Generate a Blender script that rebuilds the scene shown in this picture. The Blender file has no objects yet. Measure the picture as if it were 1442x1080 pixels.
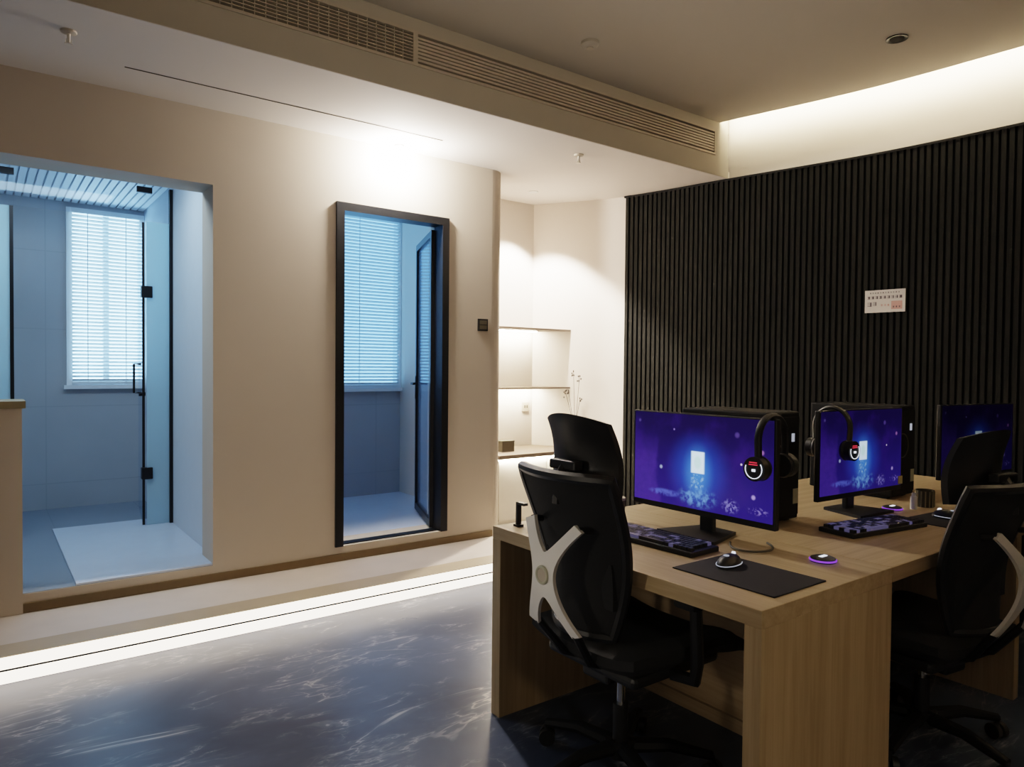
import bpy, bmesh, math, random
from mathutils import Vector, Matrix
random.seed(7)
PI = math.pi
S = bpy.context.scene
COL = S.collection
# ------------------------------------------------------------------ materials
def nodes(name):
    m = bpy.data.materials.new(name); m.use_nodes = True
    nt = m.node_tree; nt.nodes.clear()
    out = nt.nodes.new('ShaderNodeOutputMaterial')
    return m, nt, out
class G:
    """small wrapper to write shader maths"""
    def __init__(s, nt): s.nt = nt
    def n(s, t, **k):
        x = s.nt.nodes.new(t)
        for a, b in k.items(): setattr(x, a, b)
        return x
    def link(s, a, b): s.nt.links.new(a, b)
    def put(s, sock, v):
        if isinstance(v, bpy.types.NodeSocket): s.nt.links.new(v, sock)
        else: sock.default_value = v
    def m(s, op, a, b=0.0, c=0.0, clamp=False):
        x = s.n('ShaderNodeMath', operation=op, use_clamp=clamp)
        s.put(x.inputs[0], a); s.put(x.inputs[1], b); s.put(x.inputs[2], c)
        return x.outputs[0]
    def mix(s, f, a, b, mode='MIX'):
        x = s.n('ShaderNodeMix', data_type='RGBA', blend_type=mode)
        s.put(x.inputs[0], f)
        for i, v in ((6, a), (7, b)):
            if not isinstance(v, bpy.types.NodeSocket): v = (*v, 1) if len(v) == 3 else v
            s.put(x.inputs[i], v)
        return x.outputs[2]
    def step(s, x, a, b):
        r = s.n('ShaderNodeMapRange', interpolation_type='SMOOTHSTEP')
        s.put(r.inputs[0], x); s.put(r.inputs[1], a); s.put(r.inputs[2], b)
        return r.outputs[0]
    def coord(s, kind='Object', scale=(1, 1, 1), rot=(0, 0, 0)):
        t = s.n('ShaderNodeTexCoord'); mp = s.n('ShaderNodeMapping')
        mp.inputs['Scale'].default_value = scale; mp.inputs['Rotation'].default_value = rot
        s.link(t.outputs[kind], mp.inputs['Vector']); return mp.outputs[0]
    def noise(s, vec, scale, detail=3, rough=.5, dist=0):
        x = s.n('ShaderNodeTexNoise'); s.put(x.inputs['Vector'], vec)
        x.inputs['Scale'].default_value = scale; x.inputs['Detail'].default_value = detail
        x.inputs['Roughness'].default_value = rough; x.inputs['Distortion'].default_value = dist
        return x.outputs['Fac']
    def bump(s, h, strength=.1, dist=.01):
        b = s.n('ShaderNodeBump'); b.inputs['Strength'].default_value = strength
        b.inputs['Distance'].default_value = dist; s.put(b.inputs['Height'], h); return b.outputs[0]
def plain(name, col, rough=.6, metal=0, var=.06, scale=12, bump=0, emit=None, es=0, spec=.5):
    m, nt, out = nodes(name); g = G(nt)
    b = g.n('ShaderNodeBsdfPrincipled')
    f = g.noise(g.coord(), scale, 4)
    lo = [max(0, c * (1 - var)) for c in col]; hi = [min(1, c * (1 + var)) for c in col]
    g.put(b.inputs['Base Color'], g.mix(f, lo, hi))
    b.inputs['Roughness'].default_value = rough; b.inputs['Metallic'].default_value = metal
    b.inputs['Specular IOR Level'].default_value = spec
    if bump: g.put(b.inputs['Normal'], g.bump(g.noise(g.coord(), scale * 12, 2), bump, .004))
    if emit:
        b.inputs['Emission Color'].default_value = (*emit, 1); b.inputs['Emission Strength'].default_value = es
    g.link(b.outputs[0], out.inputs[0]); return m
def glow(name, col, strength):
    m, nt, out = nodes(name); g = G(nt)
    e = g.n('ShaderNodeEmission'); e.inputs[0].default_value = (*col, 1); e.inputs[1].default_value = strength
    g.link(e.outputs[0], out.inputs[0]); return m
def wood(name, axis, light=(.50, .385, .235), dark=(.38, .28, .155)):
    m, nt, out = nodes(name); g = G(nt)
    sc = {'x': (.7, 16, 16), 'y': (16, .7, 16), 'z': (16, 16, .7)}[axis]
    v = g.coord('Object', sc)
    f1 = g.noise(v, 1.6, 5, .6, .4); f2 = g.noise(v, 7, 3, .5)
    f = g.m('ADD', g.m('MULTIPLY', f1, .7), g.m('MULTIPLY', f2, .3))
    f = g.step(f, .3, .7)
    b = g.n('ShaderNodeBsdfPrincipled'); g.put(b.inputs['Base Color'], g.mix(f, dark, light))
    b.inputs['Roughness'].default_value = .5
    g.put(b.inputs['Normal'], g.bump(f2, .06, .003)); g.link(b.outputs[0], out.inputs[0]); return m
def marble():
    m, nt, out = nodes('grey_marble'); g = G(nt)
    v = g.coord('Object')
    base = g.noise(v, 1.1, 6, .6, .6)
    col = g.mix(g.step(base, .3, .72), (.038, .050, .084), (.078, .103, .166))
    acc = col
    for sc, w, dist, rot, amt, st in ((1.0, .010, .9, .65, .55, 2.6), (2.2, .012, .6, .35, .42, 3.2), (4.5, .016, .5, 1.0, .30, 3.0)):
        vv = g.coord('Object', (1, st, 1), (0, 0, rot))
        n = g.noise(vv, sc, 5, .55, dist)
        r = g.m('ABSOLUTE', g.m('SUBTRACT', n, .5))
        line = g.m('SUBTRACT', 1.0, g.step(r, 0.0, w))
        mask = g.step(g.noise(v, 1.6 + sc * .4, 4), .5, .68)
        acc = g.mix(g.m('MULTIPLY', g.m('MULTIPLY', line, mask), amt), acc, (.60, .60, .62))
        haze = g.m('MULTIPLY', g.m('SUBTRACT', 1.0, g.step(r, 0.0, w * 5)), mask)
        acc = g.mix(g.m('MULTIPLY', haze, .18), acc, (.40, .41, .44))
    b = g.n('ShaderNodeBsdfPrincipled'); g.put(b.inputs['Base Color'], acc)
    g.put(b.inputs['Roughness'], g.m('ADD', .24, g.m('MULTIPLY', base, .12)))
    b.inputs['Specular IOR Level'].default_value = .24
    g.link(b.outputs[0], out.inputs[0]); return m
def glass(name, tint=(.93, .96, 1), refl=.12, haze=0.0, hazecol=(.8, .88, 1)):
    m, nt, out = nodes(name); g = G(nt)
    t = g.n('ShaderNodeBsdfTransparent'); t.inputs[0].default_value = (*tint, 1)
    gl = g.n('ShaderNodeBsdfGlossy'); gl.inputs['Roughness'].default_value = .04; gl.inputs[0].default_value = (.9, .95, 1, 1)
    lw = g.n('ShaderNodeLayerWeight'); lw.inputs[0].default_value = .35
    fac = g.m('MULTIPLY', lw.outputs['Fresnel'], refl, clamp=True)
    mx = g.n('ShaderNodeMixShader'); g.put(mx.inputs[0], fac); g.link(t.outputs[0], mx.inputs[1]); g.link(gl.outputs[0], mx.inputs[2])
    last = mx.outputs[0]
    if haze:
        d = g.n('ShaderNodeBsdfTranslucent'); d.inputs[0].default_value = (*hazecol, 1)
        d2 = g.n('ShaderNodeBsdfDiffuse'); d2.inputs[0].default_value = (*hazecol, 1)
        ad = g.n('ShaderNodeMixShader'); ad.inputs[0].default_value = .25
        g.link(d.outputs[0], ad.inputs[1]); g.link(d2.outputs[0], ad.inputs[2])
        m2 = g.n('ShaderNodeMixShader'); m2.inputs[0].default_value = haze
        g.link(last, m2.inputs[1]); g.link(ad.outputs[0], m2.inputs[2]); last = m2.outputs[0]
    g.link(last, out.inputs[0]); return m
def tile(name, col, grout, sx, sz, rough=.3):
    m, nt, out = nodes(name); g = G(nt)
    v = g.coord('Object')
    sp = g.n('ShaderNodeSeparateXYZ'); g.link(v, sp.inputs[0])
    def line(c, s): return g.m('LESS_THAN', g.m('FRACT', g.m('DIVIDE', g.m('ADD', c, 50.0), s)), .008 / s)
    l = g.m('MAXIMUM', line(sp.outputs[0], sx), line(sp.outputs[2], sz))
    n = g.noise(v, 2.2, 4)
    c = g.mix(n, [x * .9 for x in col], [min(1, x * 1.1) for x in col])
    b = g.n('ShaderNodeBsdfPrincipled'); g.put(b.inputs['Base Color'], g.mix(l, c, grout)); b.inputs['Roughness'].default_value = rough
    g.link(b.outputs[0], out.inputs[0]); return m
def screen(name, gain):
    m, nt, out = nodes(name); g = G(nt)
    sp = g.n('ShaderNodeSeparateXYZ'); co = g.coord('Object'); g.link(co, sp.inputs[0])
    s = g.m('DIVIDE', sp.outputs[0], .62); t = g.m('DIVIDE', sp.outputs[2], .345)   # -.5 .. .5
    def rad(cx, cy, ax, ay):
        dx = g.m('DIVIDE', g.m('SUBTRACT', s, cx), ax); dy = g.m('DIVIDE', g.m('SUBTRACT', t, cy), ay)
        return g.m('SQRT', g.m('ADD', g.m('MULTIPLY', dx, dx), g.m('MULTIPLY', dy, dy)))
    def box(cx, cy, hx, hy, soft=.008):
        ax = g.m('SUBTRACT', 1.0, g.step(g.m('ABSOLUTE', g.m('SUBTRACT', s, cx)), hx - soft, hx + soft))
        ay = g.m('SUBTRACT', 1.0, g.step(g.m('ABSOLUTE', g.m('SUBTRACT', t, cy)), hy - soft, hy + soft))
        return g.m('MULTIPLY', ax, ay)
    n1 = g.noise(co, 9, 4); n2 = g.noise(co, 45, 3, .6); n3 = g.noise(co, 90, 2)
    col = g.mix(g.step(t, -.5, .5), (.030, .016, .19), (.013, .006, .062))
    col = g.mix(g.m('MULTIPLY', g.step(n1, .45, .75), .5), col, (.045, .015, .20))
    halo = g.m('SUBTRACT', 1.0, g.step(rad(.0, -.1, .27, .5), 0.0, 1.0))
    col = g.mix(g.m('MULTIPLY', halo, .85), col, (.03, .10, .62))
    halo2 = g.m('SUBTRACT', 1.0, g.step(rad(.0, -.12, .13, .38), 0.0, 1.0))
    col = g.mix(g.m('MULTIPLY', halo2, .75), col, (.10, .32, 1.0))
    # cliff on the left side of the picture
    cl = g.m('MULTIPLY', g.step(g.m('ADD', g.m('MULTIPLY', s, -1.0), g.m('MULTIPLY', g.m('SUBTRACT', n1, .5), .25)), .27, .33), g.step(g.m('MULTIPLY', t, -1.0), -.3, .1))
    col = g.mix(g.m('MULTIPLY', cl, g.m('ADD', .2, g.m('MULTIPLY', n2, .5))), col, (.09, .04, .36))
    # lit floor in the lower part
    fl = g.m('MULTIPLY', g.m('SUBTRACT', 1.0, g.step(rad(.0, -.37, .17, .14), .3, 1.0)), g.step(n2, .38, .66))
    col = g.mix(g.m('MULTIPLY', fl, .75), col, (.20, .42, 1.0))
    f2 = g.m('MULTIPLY', g.m('SUBTRACT', 1.0, g.step(rad(-.25, -.38, .15, .05), .4, 1.0)), g.step(n2, .3, .6))
    col = g.mix(g.m('MULTIPLY', f2, .7), col, (.12, .16, .75))
    f3 = g.m('MULTIPLY', g.m('SUBTRACT', 1.0, g.step(rad(.23, -.40, .07, .09), .4, 1.0)), g.step(n3, .42, .6))
    col = g.mix(g.m('MULTIPLY', f3, .6), col, (.30, .28, .8))
    f4 = g.m('MULTIPLY', g.m('SUBTRACT', 1.0, g.step(rad(.41, -.40, .08, .05), .4, 1.0)), g.step(n3, .48, .6))
    col = g.mix(g.m('MULTIPLY', f4, .5), col, (.35, .28, .85))
    # small lights
    for cx, cy, r, c in ((-.18, .33, .009, (.25, .2, .55)), (.27, .33, .022, (.08, .05, .24)), (.30, .04, .009, (.8, .7, 1)), (-.28, -.10, .016, (.35, .4, .7)),
                         (.38, -.27, .018, (.40, .3, .8)), (.43, .18, .018, (.30, .14, .42)), (-.46, .4, .014, (.08, .06, .22))):
        d = g.m('SUBTRACT', 1.0, g.step(rad(cx, cy, r, r * 1.8), .3, 1.0))
        col = g.mix(d, col, c)
    # the bright doorway
    door = box(.0, .0, .047, .115)
    col = g.mix(door, col, (1.0, 1.3, 1.6))
    inner = g.m('SUBTRACT', 1.0, g.step(rad(-.0, .0, .035, .09), .5, 1.0))
    col = g.mix(g.m('MULTIPLY', g.m('MULTIPLY', inner, door), .8), col, (.75, 1.15, 1.15))
    steps = g.m('MULTIPLY', box(.0, -.2, .045, .07), g.step(n2, .45, .6))
    col = g.mix(g.m('MULTIPLY', steps, .7), col, (.35, .6, 1.0))
    e = g.n('ShaderNodeEmission'); g.put(e.inputs[0], col); e.inputs[1].default_value = gain
    gl = g.n('ShaderNodeBsdfGlossy'); gl.inputs['Roughness'].default_value = .25; gl.inputs[0].default_value = (.03, .03, .03, 1)
    ad = g.n('ShaderNodeAddShader'); g.link(e.outputs[0], ad.inputs[0]); g.link(gl.outputs[0], ad.inputs[1])
    g.link(ad.outputs[0], out.inputs[0]); return m

M = {}
M['wall'] = plain('warm_plaster', (.55, .48, .40), .85, var=.03, scale=3, bump=.03)
M['white_wall'] = plain('white_plaster', (.72, .66, .60), .85, var=.03, scale=3)
M['ceil'] = plain('ceiling_paint', (.72, .68, .64), .9, var=.02, scale=2)
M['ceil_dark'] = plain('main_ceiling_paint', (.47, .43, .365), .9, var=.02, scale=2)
M['marble'] = marble()
M['plat'] = plain('platform_stone', (.50, .44, .395), .45, var=.12, scale=5)
M['nosing'] = plain('platform_nosing', (.34, .27, .19), .45, var=.12, scale=6)
M['base'] = plain('bronze_skirting', (.16, .115, .06), .4, metal=.3)
M['bath'] = plain('bathroom_paint', (.62, .68, .76), .6, var=.03)
M['bath_tile'] = tile('bathroom_tile', (.44, .46, .50), (.39, .41, .45), 1.2, .6)
M['bath_floor'] = tile('bathroom_floor', (.24, .28, .34), (.2, .24, .3), .6, .6, .35)
M['pale_stone'] = plain('pale_blue_stone', (.60, .67, .80), .3, var=.05)
M['strip_ceiling'] = plain('white_strip_ceiling', (.84, .86, .90), .5, var=.02)
M['slat'] = plain('charcoal_slat', (.015, .015, .0128), .85, var=.3, scale=20, spec=.2)
M['slat_back'] = plain('black_felt', (.006, .006, .006), .9)
M['black'] = plain('black_plastic', (.010, .010, .011), .45)
M['black_metal'] = plain('black_metal', (.012, .013, .016), .4, metal=.4)
M['black_soft'] = plain('black_fabric', (.011, .011, .012), .85, var=.3, scale=60, bump=.3)
M['black_mesh'] = plain('black_mesh_fabric', (.009, .009, .010), .8, var=.5, scale=150, bump=.5)
M['black_leather'] = plain('black_leather', (.014, .014, .015), .38, bump=.1, scale=30)
M['black_case'] = plain('black_case', (.006, .006, .0065), .65, spec=.25)
M['silver'] = plain('silver_paint', (.86, .84, .81), .45, metal=.05)
M['chrome'] = plain('chrome', (.8, .8, .8), .15, metal=1)
M['wood_y'] = wood('oak_along_y', 'y'); M['wood_x'] = wood('oak_along_x', 'x'); M['wood_z'] = wood('oak_upright', 'z')
M['glass'] = glass('clear_shower_glass', refl=.35)
M['ribglass'] = glass('pale_shower_glass', tint=(.9, .95, 1), refl=.4, haze=.75, hazecol=(.80, .96, 1))
M['frost'] = glass('pale_blue_door_glass', tint=(.88, .94, 1), refl=.4, haze=.25, hazecol=(.75, .86, 1))
M['blind'] = plain('white_blind_slat', (.78, .82, .86), .5)
M['day1'] = glow('daylit_frosted_pane', (.36, .68, 1.0), 10)
M['day2'] = glow('daylit_frosted_pane_blue', (.20, .52, 1.0), 4.2)
M['led'] = glow('warm_led', (1.0, .86, .70), 4.3)
M['led_shelf'] = glow('shelf_led', (1.0, .86, .66), 200)
M['led_cove'] = glow('cove_led', (1.0, .84, .58), 130)
M['lamp'] = glow('warm_lamp_dome', (1.0, .90, .79), 1900)
M['white'] = plain('white_plastic', (.75, .75, .73), .5)
M['cream'] = plain('cream_lacquer', (.80, .76, .68), .4)
M['shelf'] = plain('grey_oak_shelf', (.22, .17, .13), .5)
M['vent_frame'] = plain('vent_paint', (.50, .44, .36), .6)
M['vent_dark'] = plain('vent_cavity', (.012, .011, .010), .9)
M['vent_mid'] = plain('vent_cavity_brown', (.10, .085, .065), .9)
M['key'] = plain('dark_keycap', (.022, .022, .026), .5)
M['key_lit'] = plain('lit_keycap', (.03, .03, .035), .5, emit=(.55, .5, 1), es=.10)
M['pad'] = plain('black_mouse_pad', (.008, .007, .010), .85)
M['purple'] = glow('purple_led', (.35, .10, 1.0), .8)
M['white_led'] = glow('white_led', (.85, .9, 1.0), 1.6)
M['dim_led'] = glow('dim_white_led', (.8, .85, 1.0), .45)
M['red_led'] = glow('red_led', (1.0, .06, .10), .9)
M['paper'] = plain('paper', (.72, .68, .64), .8)
M['ink'] = plain('dark_ink', (.12, .09, .10), .8)
M['pink'] = plain('pale_red_print', (.62, .36, .32), .8)
M['sticker'] = plain('pale_sticker', (.50, .49, .38), .6)
M['note'] = plain('yellow_note', (.50, .46, .24), .8)
M['twig'] = plain('dark_twig', (.06, .045, .03), .8)
M['vase'] = plain('white_ceramic', (.75, .70, .62), .35)
M['tumbler'] = plain('smoky_ribbed_glass', (.06, .05, .028), .2)
M['stone_cap'] = plain('stone_cap', (.28, .24, .15), .5, var=.2)
M['grey_box'] = plain('dark_grey_card', (.10, .09, .065), .6)
M['scr_a'] = screen('night_scene_screen', .95); M['scr_b'] = screen('night_scene_screen_dimmer', .62); M['scr_c'] = screen('night_scene_screen_dim', .12)

# ------------------------------------------------------------------ geometry helpers
class MB:
    def __init__(s): s.bm = bmesh.new()
    def _x(s, vs, mat):
        if mat is not None: bmesh.ops.transform(s.bm, matrix=mat, verts=vs)
    def box(s, x0, x1, y0, y1, z0, z1, mat=None, bev=0, seg=2):
        r = bmesh.ops.create_cube(s.bm, size=1)['verts']
        bmesh.ops.scale(s.bm, vec=(x1 - x0, y1 - y0, z1 - z0), verts=r)
        bmesh.ops.translate(s.bm, vec=((x0 + x1) / 2, (y0 + y1) / 2, (z0 + z1) / 2), verts=r)
        if bev:
            es = list({e for v in r for e in v.link_edges})
            b = bmesh.ops.bevel(s.bm, geom=es, offset=bev, segments=seg, affect='EDGES', profile=.5)
            r = list({v for f in b['faces'] for v in f.verts} | {v for v in r if v.is_valid})
        s._x(r, mat); return s
    def cyl(s, c, r, h, axis='z', seg=24, r2=None, mat=None):
        v = bmesh.ops.create_cone(s.bm, cap_ends=True, segments=seg, radius1=r, radius2=r if r2 is None else r2, depth=h)['verts']
        if axis == 'x': bmesh.ops.rotate(s.bm, matrix=Matrix.Rotation(PI / 2, 3, 'Y'), verts=v)
        if axis == 'y': bmesh.ops.rotate(s.bm, matrix=Matrix.Rotation(-PI / 2, 3, 'X'), verts=v)
        bmesh.ops.translate(s.bm, vec=c, verts=v); s._x(v, mat); return s
    def tube(s, pts, r, seg=8, closed=False, flat=1.0):
        pts = [Vector(p) for p in pts]; n = len(pts); rings = []; up = Vector((0, 0, 1)); prev = None
        for i, p in enumerate(pts):
            if closed: t = pts[(i + 1) % n] - pts[i - 1]
            else: t = pts[min(i + 1, n - 1)] - pts[max(i - 1, 0)]
            t.normalize()
            if prev is None:
                a = t.cross(up if abs(t.z) < .95 else Vector((1, 0, 0))).normalized()
            else:
                a = (prev - t * prev.dot(t)).normalized()
            prev = a; b = t.cross(a)
            rr = r[i] if isinstance(r, (list, tuple)) else r
            rings.append([s.bm.verts.new(p + rr * (math.cos(k * 2 * PI / seg) * a + flat * math.sin(k * 2 * PI / seg) * b)) for k in range(seg)])
        for i in range(n if closed else n - 1):
            A, B = rings[i], rings[(i + 1) % n]
            for k in range(seg): s.bm.faces.new((A[k], A[(k + 1) % seg], B[(k + 1) % seg], B[k]))
        if not closed: s.bm.faces.new(rings[0][::-1]); s.bm.faces.new(rings[-1])
        return s
    def lathe(s, prof, seg=24, c=(0, 0, 0), mat=None):
        rings = []; allv = []
        for r, z in prof:
            ring = [s.bm.verts.new((c[0] + r * math.cos(k * 2 * PI / seg), c[1] + r * math.sin(k * 2 * PI / seg), c[2] + z)) for k in range(seg)]
            rings.append(ring); allv += ring
        for A, B in zip(rings, rings[1:]):
            for k in range(seg): s.bm.faces.new((A[k], A[(k + 1) % seg], B[(k + 1) % seg], B[k]))
        s.bm.faces.new(rings[0][::-1]); s.bm.faces.new(rings[-1]); s._x(allv, mat); return s
    def shell(s, fn, nu, nv, thick):
        """closed slab: fn(u,v)->(point, normal) for u,v in 0..1"""
        F, B = [], []
        for i in range(nu + 1):
            fr, br = [], []
            for j in range(nv + 1):
                p, n = fn(i / nu, j / nv); p = Vector(p); n = Vector(n).normalized()
                th = thick(i / nu, j / nv) if callable(thick) else thick
                fr.append(s.bm.verts.new(p + n * th / 2)); br.append(s.bm.verts.new(p - n * th / 2))
            F.append(fr); B.append(br)
        f = s.bm.faces.new
        for i in range(nu):
            for j in range(nv):
                f((F[i][j], F[i + 1][j], F[i + 1][j + 1], F[i][j + 1])); f((B[i][j], B[i][j + 1], B[i + 1][j + 1], B[i + 1][j]))
        for i in range(nu):
            f((F[i][0], B[i][0], B[i + 1][0], F[i + 1][0])); f((F[i][nv], F[i + 1][nv], B[i + 1][nv], B[i][nv]))
        for j in range(nv):
            f((F[0][j], F[0][j + 1], B[0][j + 1], B[0][j])); f((F[nu][j], B[nu][j], B[nu][j + 1], F[nu][j + 1]))
        return s
    def prism(s, poly, z0, z1, mat=None):
        a = [s.bm.verts.new((x, y, z0)) for x, y in poly]; b = [s.bm.verts.new((x, y, z1)) for x, y in poly]
        n = len(a)
        s.bm.faces.new(a[::-1]); s.bm.faces.new(b)
        for i in range(n): s.bm.faces.new((a[i], a[(i + 1) % n], b[(i + 1) % n], b[i]))
        s._x(a + b, mat); return s
    def build(s, name, m, parent=None, smooth=False, loc=(0, 0, 0), rz=0, label=None, cat=None, group=None, kind=None):
        bmesh.ops.recalc_face_normals(s.bm, faces=s.bm.faces)
        me = bpy.data.meshes.new(name); s.bm.to_mesh(me); s.bm.free()
        if isinstance(m, str): m = M[m]
        me.materials.append(m)
        if smooth:
            for p in me.polygons: p.use_smooth = True
            me.set_sharp_from_angle(angle=math.radians(40))
        o = bpy.data.objects.new(name, me); COL.objects.link(o)
        o.location = loc; o.rotation_euler = (0, 0, rz)
        if parent: o.parent = parent
        tag(o, label, cat, group, kind); return o
def tag(o, label=None, cat=None, group=None, kind=None):
    for k, v in (('label', label), ('category', cat), ('group', group), ('kind', kind)):
        if v: o[k] = v
    return o
def thing(name, label, cat, loc=(0, 0, 0), rz=0, group=None):
    o = bpy.data.objects.new(name, None); COL.objects.link(o); o.empty_display_size = .05
    o.location = loc; o.rotation_euler = (0, 0, rz); return tag(o, label, cat, group)
def dup(root, loc, rz=0, label=None):
    def cp(o, par):
        c = o.copy(); COL.objects.link(c); c.parent = par
        for ch in list(o.children): cp(ch, c)
        return c
    r = cp(root, None); r.location = loc; r.rotation_euler = (0, 0, rz)
    if label: r['label'] = label
    return r
def struct(name, mb, m, label=None, smooth=False, parent=None):
    return mb.build(name, m, parent, smooth, label=label, kind=None if parent else 'structure')
def bez(a, b, c, n):
    a, b, c = Vector(a), Vector(b), Vector(c)
    return [(1 - t) ** 2 * a + 2 * t * (1 - t) * b + t * t * c for t in [i / n for i in range(n + 1)]]

# ------------------------------------------------------------------ camera
CAMZ = 1.34
fwd_h = Vector((.599, .800, 0)).normalized()
pitch = math.radians(-1.28); roll = math.radians(.55)
f = Vector((fwd_h.x * math.cos(pitch), fwd_h.y * math.cos(pitch), math.sin(pitch)))
r0 = f.cross(Vector((0, 0, 1))).normalized(); u0 = r0.cross(f)
rr = r0 * math.cos(roll) + u0 * math.sin(roll); uu = u0 * math.cos(roll) - r0 * math.sin(roll)
cam = bpy.data.objects.new('camera', bpy.data.cameras.new('camera')); COL.objects.link(cam)
cam.data.sensor_width = 36; cam.data.lens = 36 * 1000 / 1442; cam.data.clip_start = .02
mw = Matrix((rr, uu, -f)).transposed().to_4x4(); mw.translation = (0, 0, CAMZ)
cam.matrix_world = mw; S.camera = cam

# ------------------------------------------------------------------ the curved wall
CP = [(-2.6, 4.62), (-1.5, 4.74), (-.5, 4.80), (.5, 4.82), (1.5, 4.77), (2.3, 4.70), (3.2, 4.50), (4.15, 4.28), (4.88, 3.875), (5.4, 3.55)]
def wx(y):
    for i in range(len(CP) - 1):
        if CP[i][0] <= y <= CP[i + 1][0]: break
    y0, x0 = CP[i]; y1, x1 = CP[i + 1]
    def sl(k):
        if k <= 0 or k >= len(CP) - 1:
            a, b = (CP[0], CP[1]) if k <= 0 else (CP[-2], CP[-1])
        else: a, b = CP[k - 1], CP[k + 1]
        return (b[1] - a[1]) / (b[0] - a[0])
    h = y1 - y0; t = (y - y0) / h
    return (2*t**3-3*t*t+1)*x0 + (t**3-2*t*t+t)*h*sl(i) + (-2*t**3+3*t*t)*x1 + (t**3-t*t)*h*sl(i+1)
def wp(y, off=0):
    """point on the curved wall moved off into the room, and the inward normal"""
    d = (wx(min(y + .01, 5.39)) - wx(max(y - .01, -2.59))) / .02
    n = Vector((-1, d, 0)).normalized()
    return Vector((wx(y), y, 0)) + n * off, n

ZL, ZM = 2.76, 3.15          # low and main ceiling
YW, YB, YP = 4.2, 3.3, 3.61  # wall with the doors, bulkhead face, platform edge
ZP, ZS = .115, .205          # platform, bathroom floors

# floor and shell ------------------------------------------------------------
struct('floor', MB().box(-3, 5.0, -2.6, 4.3, -.1, 0), 'marble')
p = MB().box(-3, 3.0, YP, YW, 0, ZP - .002)
poly = [(3.0, YP)] + [(wx(y) - .02, y) for y in (YP, 4.0, 4.4, 4.86)] + [(3.0, 4.86)]
p.prism(poly, 0, ZP - .002)
struct('floor.001', p, 'plat', 'raised stone platform running along the wall with two doorways')
struct('trim_1', MB().box(-3, 4.42, YP - .004, YP + .15, ZP - .002, ZP + .002), 'nosing', 'brown stone edging of the raised platform')
# wall with the two openings
O1 = (-1.3, 1.046, 2.345); O2 = (1.77, 2.585, 2.36)
w = MB(); T = .24
w.box(-3, O1[0], YW, YW + T, 0, ZL).box(O1[0], O1[1], YW, YW + T, 0, ZS).box(O1[0], O1[1], YW, YW + T, O1[2], ZL)
w.box(O1[1], O2[0], YW, YW + T, 0, ZL).box(O2[0], O2[1], YW, YW + T, 0, ZS).box(O2[0], O2[1], YW, YW + T, O2[2], ZL)
end = [(2.585, YW), (2.955, YW)] + [(2.955 + .13 * math.sin(a), YW + .12 - .12 * math.cos(a)) for a in [i * PI / 16 for i in range(1, 16)]] + [(2.955, YW + T), (2.585, YW + T)]
w.prism(end, 0, ZL)
struct('wall_left', w, 'wall')
struct('baseboard_left', MB().box(-3, 2.97, YW - .012, YW, ZP, ZP + .045), 'base', 'dark bronze skirting at foot of the wall with doorways')
# bathrooms
b = MB().box(-1.4, 1.09, 6.55, 6.65, ZS, 1.17).box(-1.4, .54, 6.55, 6.65, 1.17, 2.62).box(.54, 1.09, 6.55, 6.65, 2.56, 2.62)
struct('wall_back', b, 'bath_tile', 'grey tiled back wall of the shower room')
struct('wall_back.001', MB().box(1.09, 1.2, YW + T, 6.65, ZS - .2, 2.80), 'bath', 'pale blue side wall between the two rooms')
struct('wall_back.002', MB().box(-1.5, -1.4, YW + T, 6.65, ZS - .2, 2.8), 'bath')
struct('wall_back.003', MB().box(1.2, 3.10, 5.75, 5.85, ZS, 1.15).box(1.2, 3.10, 5.75, 5.85, 2.70, 2.8), 'bath_tile', 'grey dado wall under the blinds of the room with the open door')
struct('wall_back.004', MB().box(3.04, 3.15, YW + T, 5.85, 0, 2.80).box(2.6, 3.05, YW + T - .01, YW + T + .05, 0, 2.8), 'white_wall')
struct('floor.002', MB().box(-1.4, 1.09, YW + T, 6.65, ZS - .1, ZS).box(-1.3, 1.046, YW + .004, YW + T, ZS, ZS + .003), 'bath_floor', 'grey tiled floor of the shower room')
struct('floor.003', MB().box(1.2, 3.04, YW + T, 5.85, ZS - .1, ZS), 'pale_stone', 'pale floor of the room behind the open glass door')
cs = MB()
k = -1.4
while k < 1.09:
    cs.box(k, min(k + .040, 1.09), YW + T, 6.6, 2.60, 2.625); k += .052
cs.box(-1.4, 1.09, YW + T, 6.65, 2.625, 2.70)
struct('ceiling.002', cs, 'strip_ceiling', 'white strip ceiling of the shower room')
struct('ceiling.003', MB().box(1.2, 3.1, YW + T, 5.85, 2.76, 2.8), 'bath')
# alcove back wall, curved wall, slats
struct('wall_back.005', MB().box(3.15, 4.0, 4.88, 4.98, 0, ZL + .1), 'white_wall', 'white back wall of the lit shelf alcove')
c = MB()
N = 90; ys = [-2.5 + (5.3 + 2.5) * i / N for i in range(N + 1)]
pi = [wp(y)[0] for y in ys]; po = [wp(y, -.1)[0] for y in ys]
c.prism([(q.x, q.y) for q in pi] + [(q.x, q.y) for q in reversed(po)], 0, 3.46)
struct('wall_right', c, 'white_wall', 'curved white wall behind the dark slats', smooth=True)
sl = MB(); y = 4.14
while y > -2.3:
    q, n = wp(y, .02); ang = math.atan2(n.y, n.x)
    sl.box(-.011, .011, -.0125, .0125, 0, 2.742, Matrix.Translation((q.x, q.y, 0)) @ Matrix.Rotation(ang, 4, 'Z'))
    y -= .0395
struct('trim_2', sl, 'slat', 'charcoal vertical slat cladding on the curved wall')
bk = MB(); yy = [-2.3 + (4.155 + 2.3) * i / 60 for i in range(61)]
bk.prism([(wp(v, .002)[0].x, v) for v in yy] + [(wp(v, .009)[0].x, v) for v in reversed(yy)], 0, 2.742)
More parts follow.
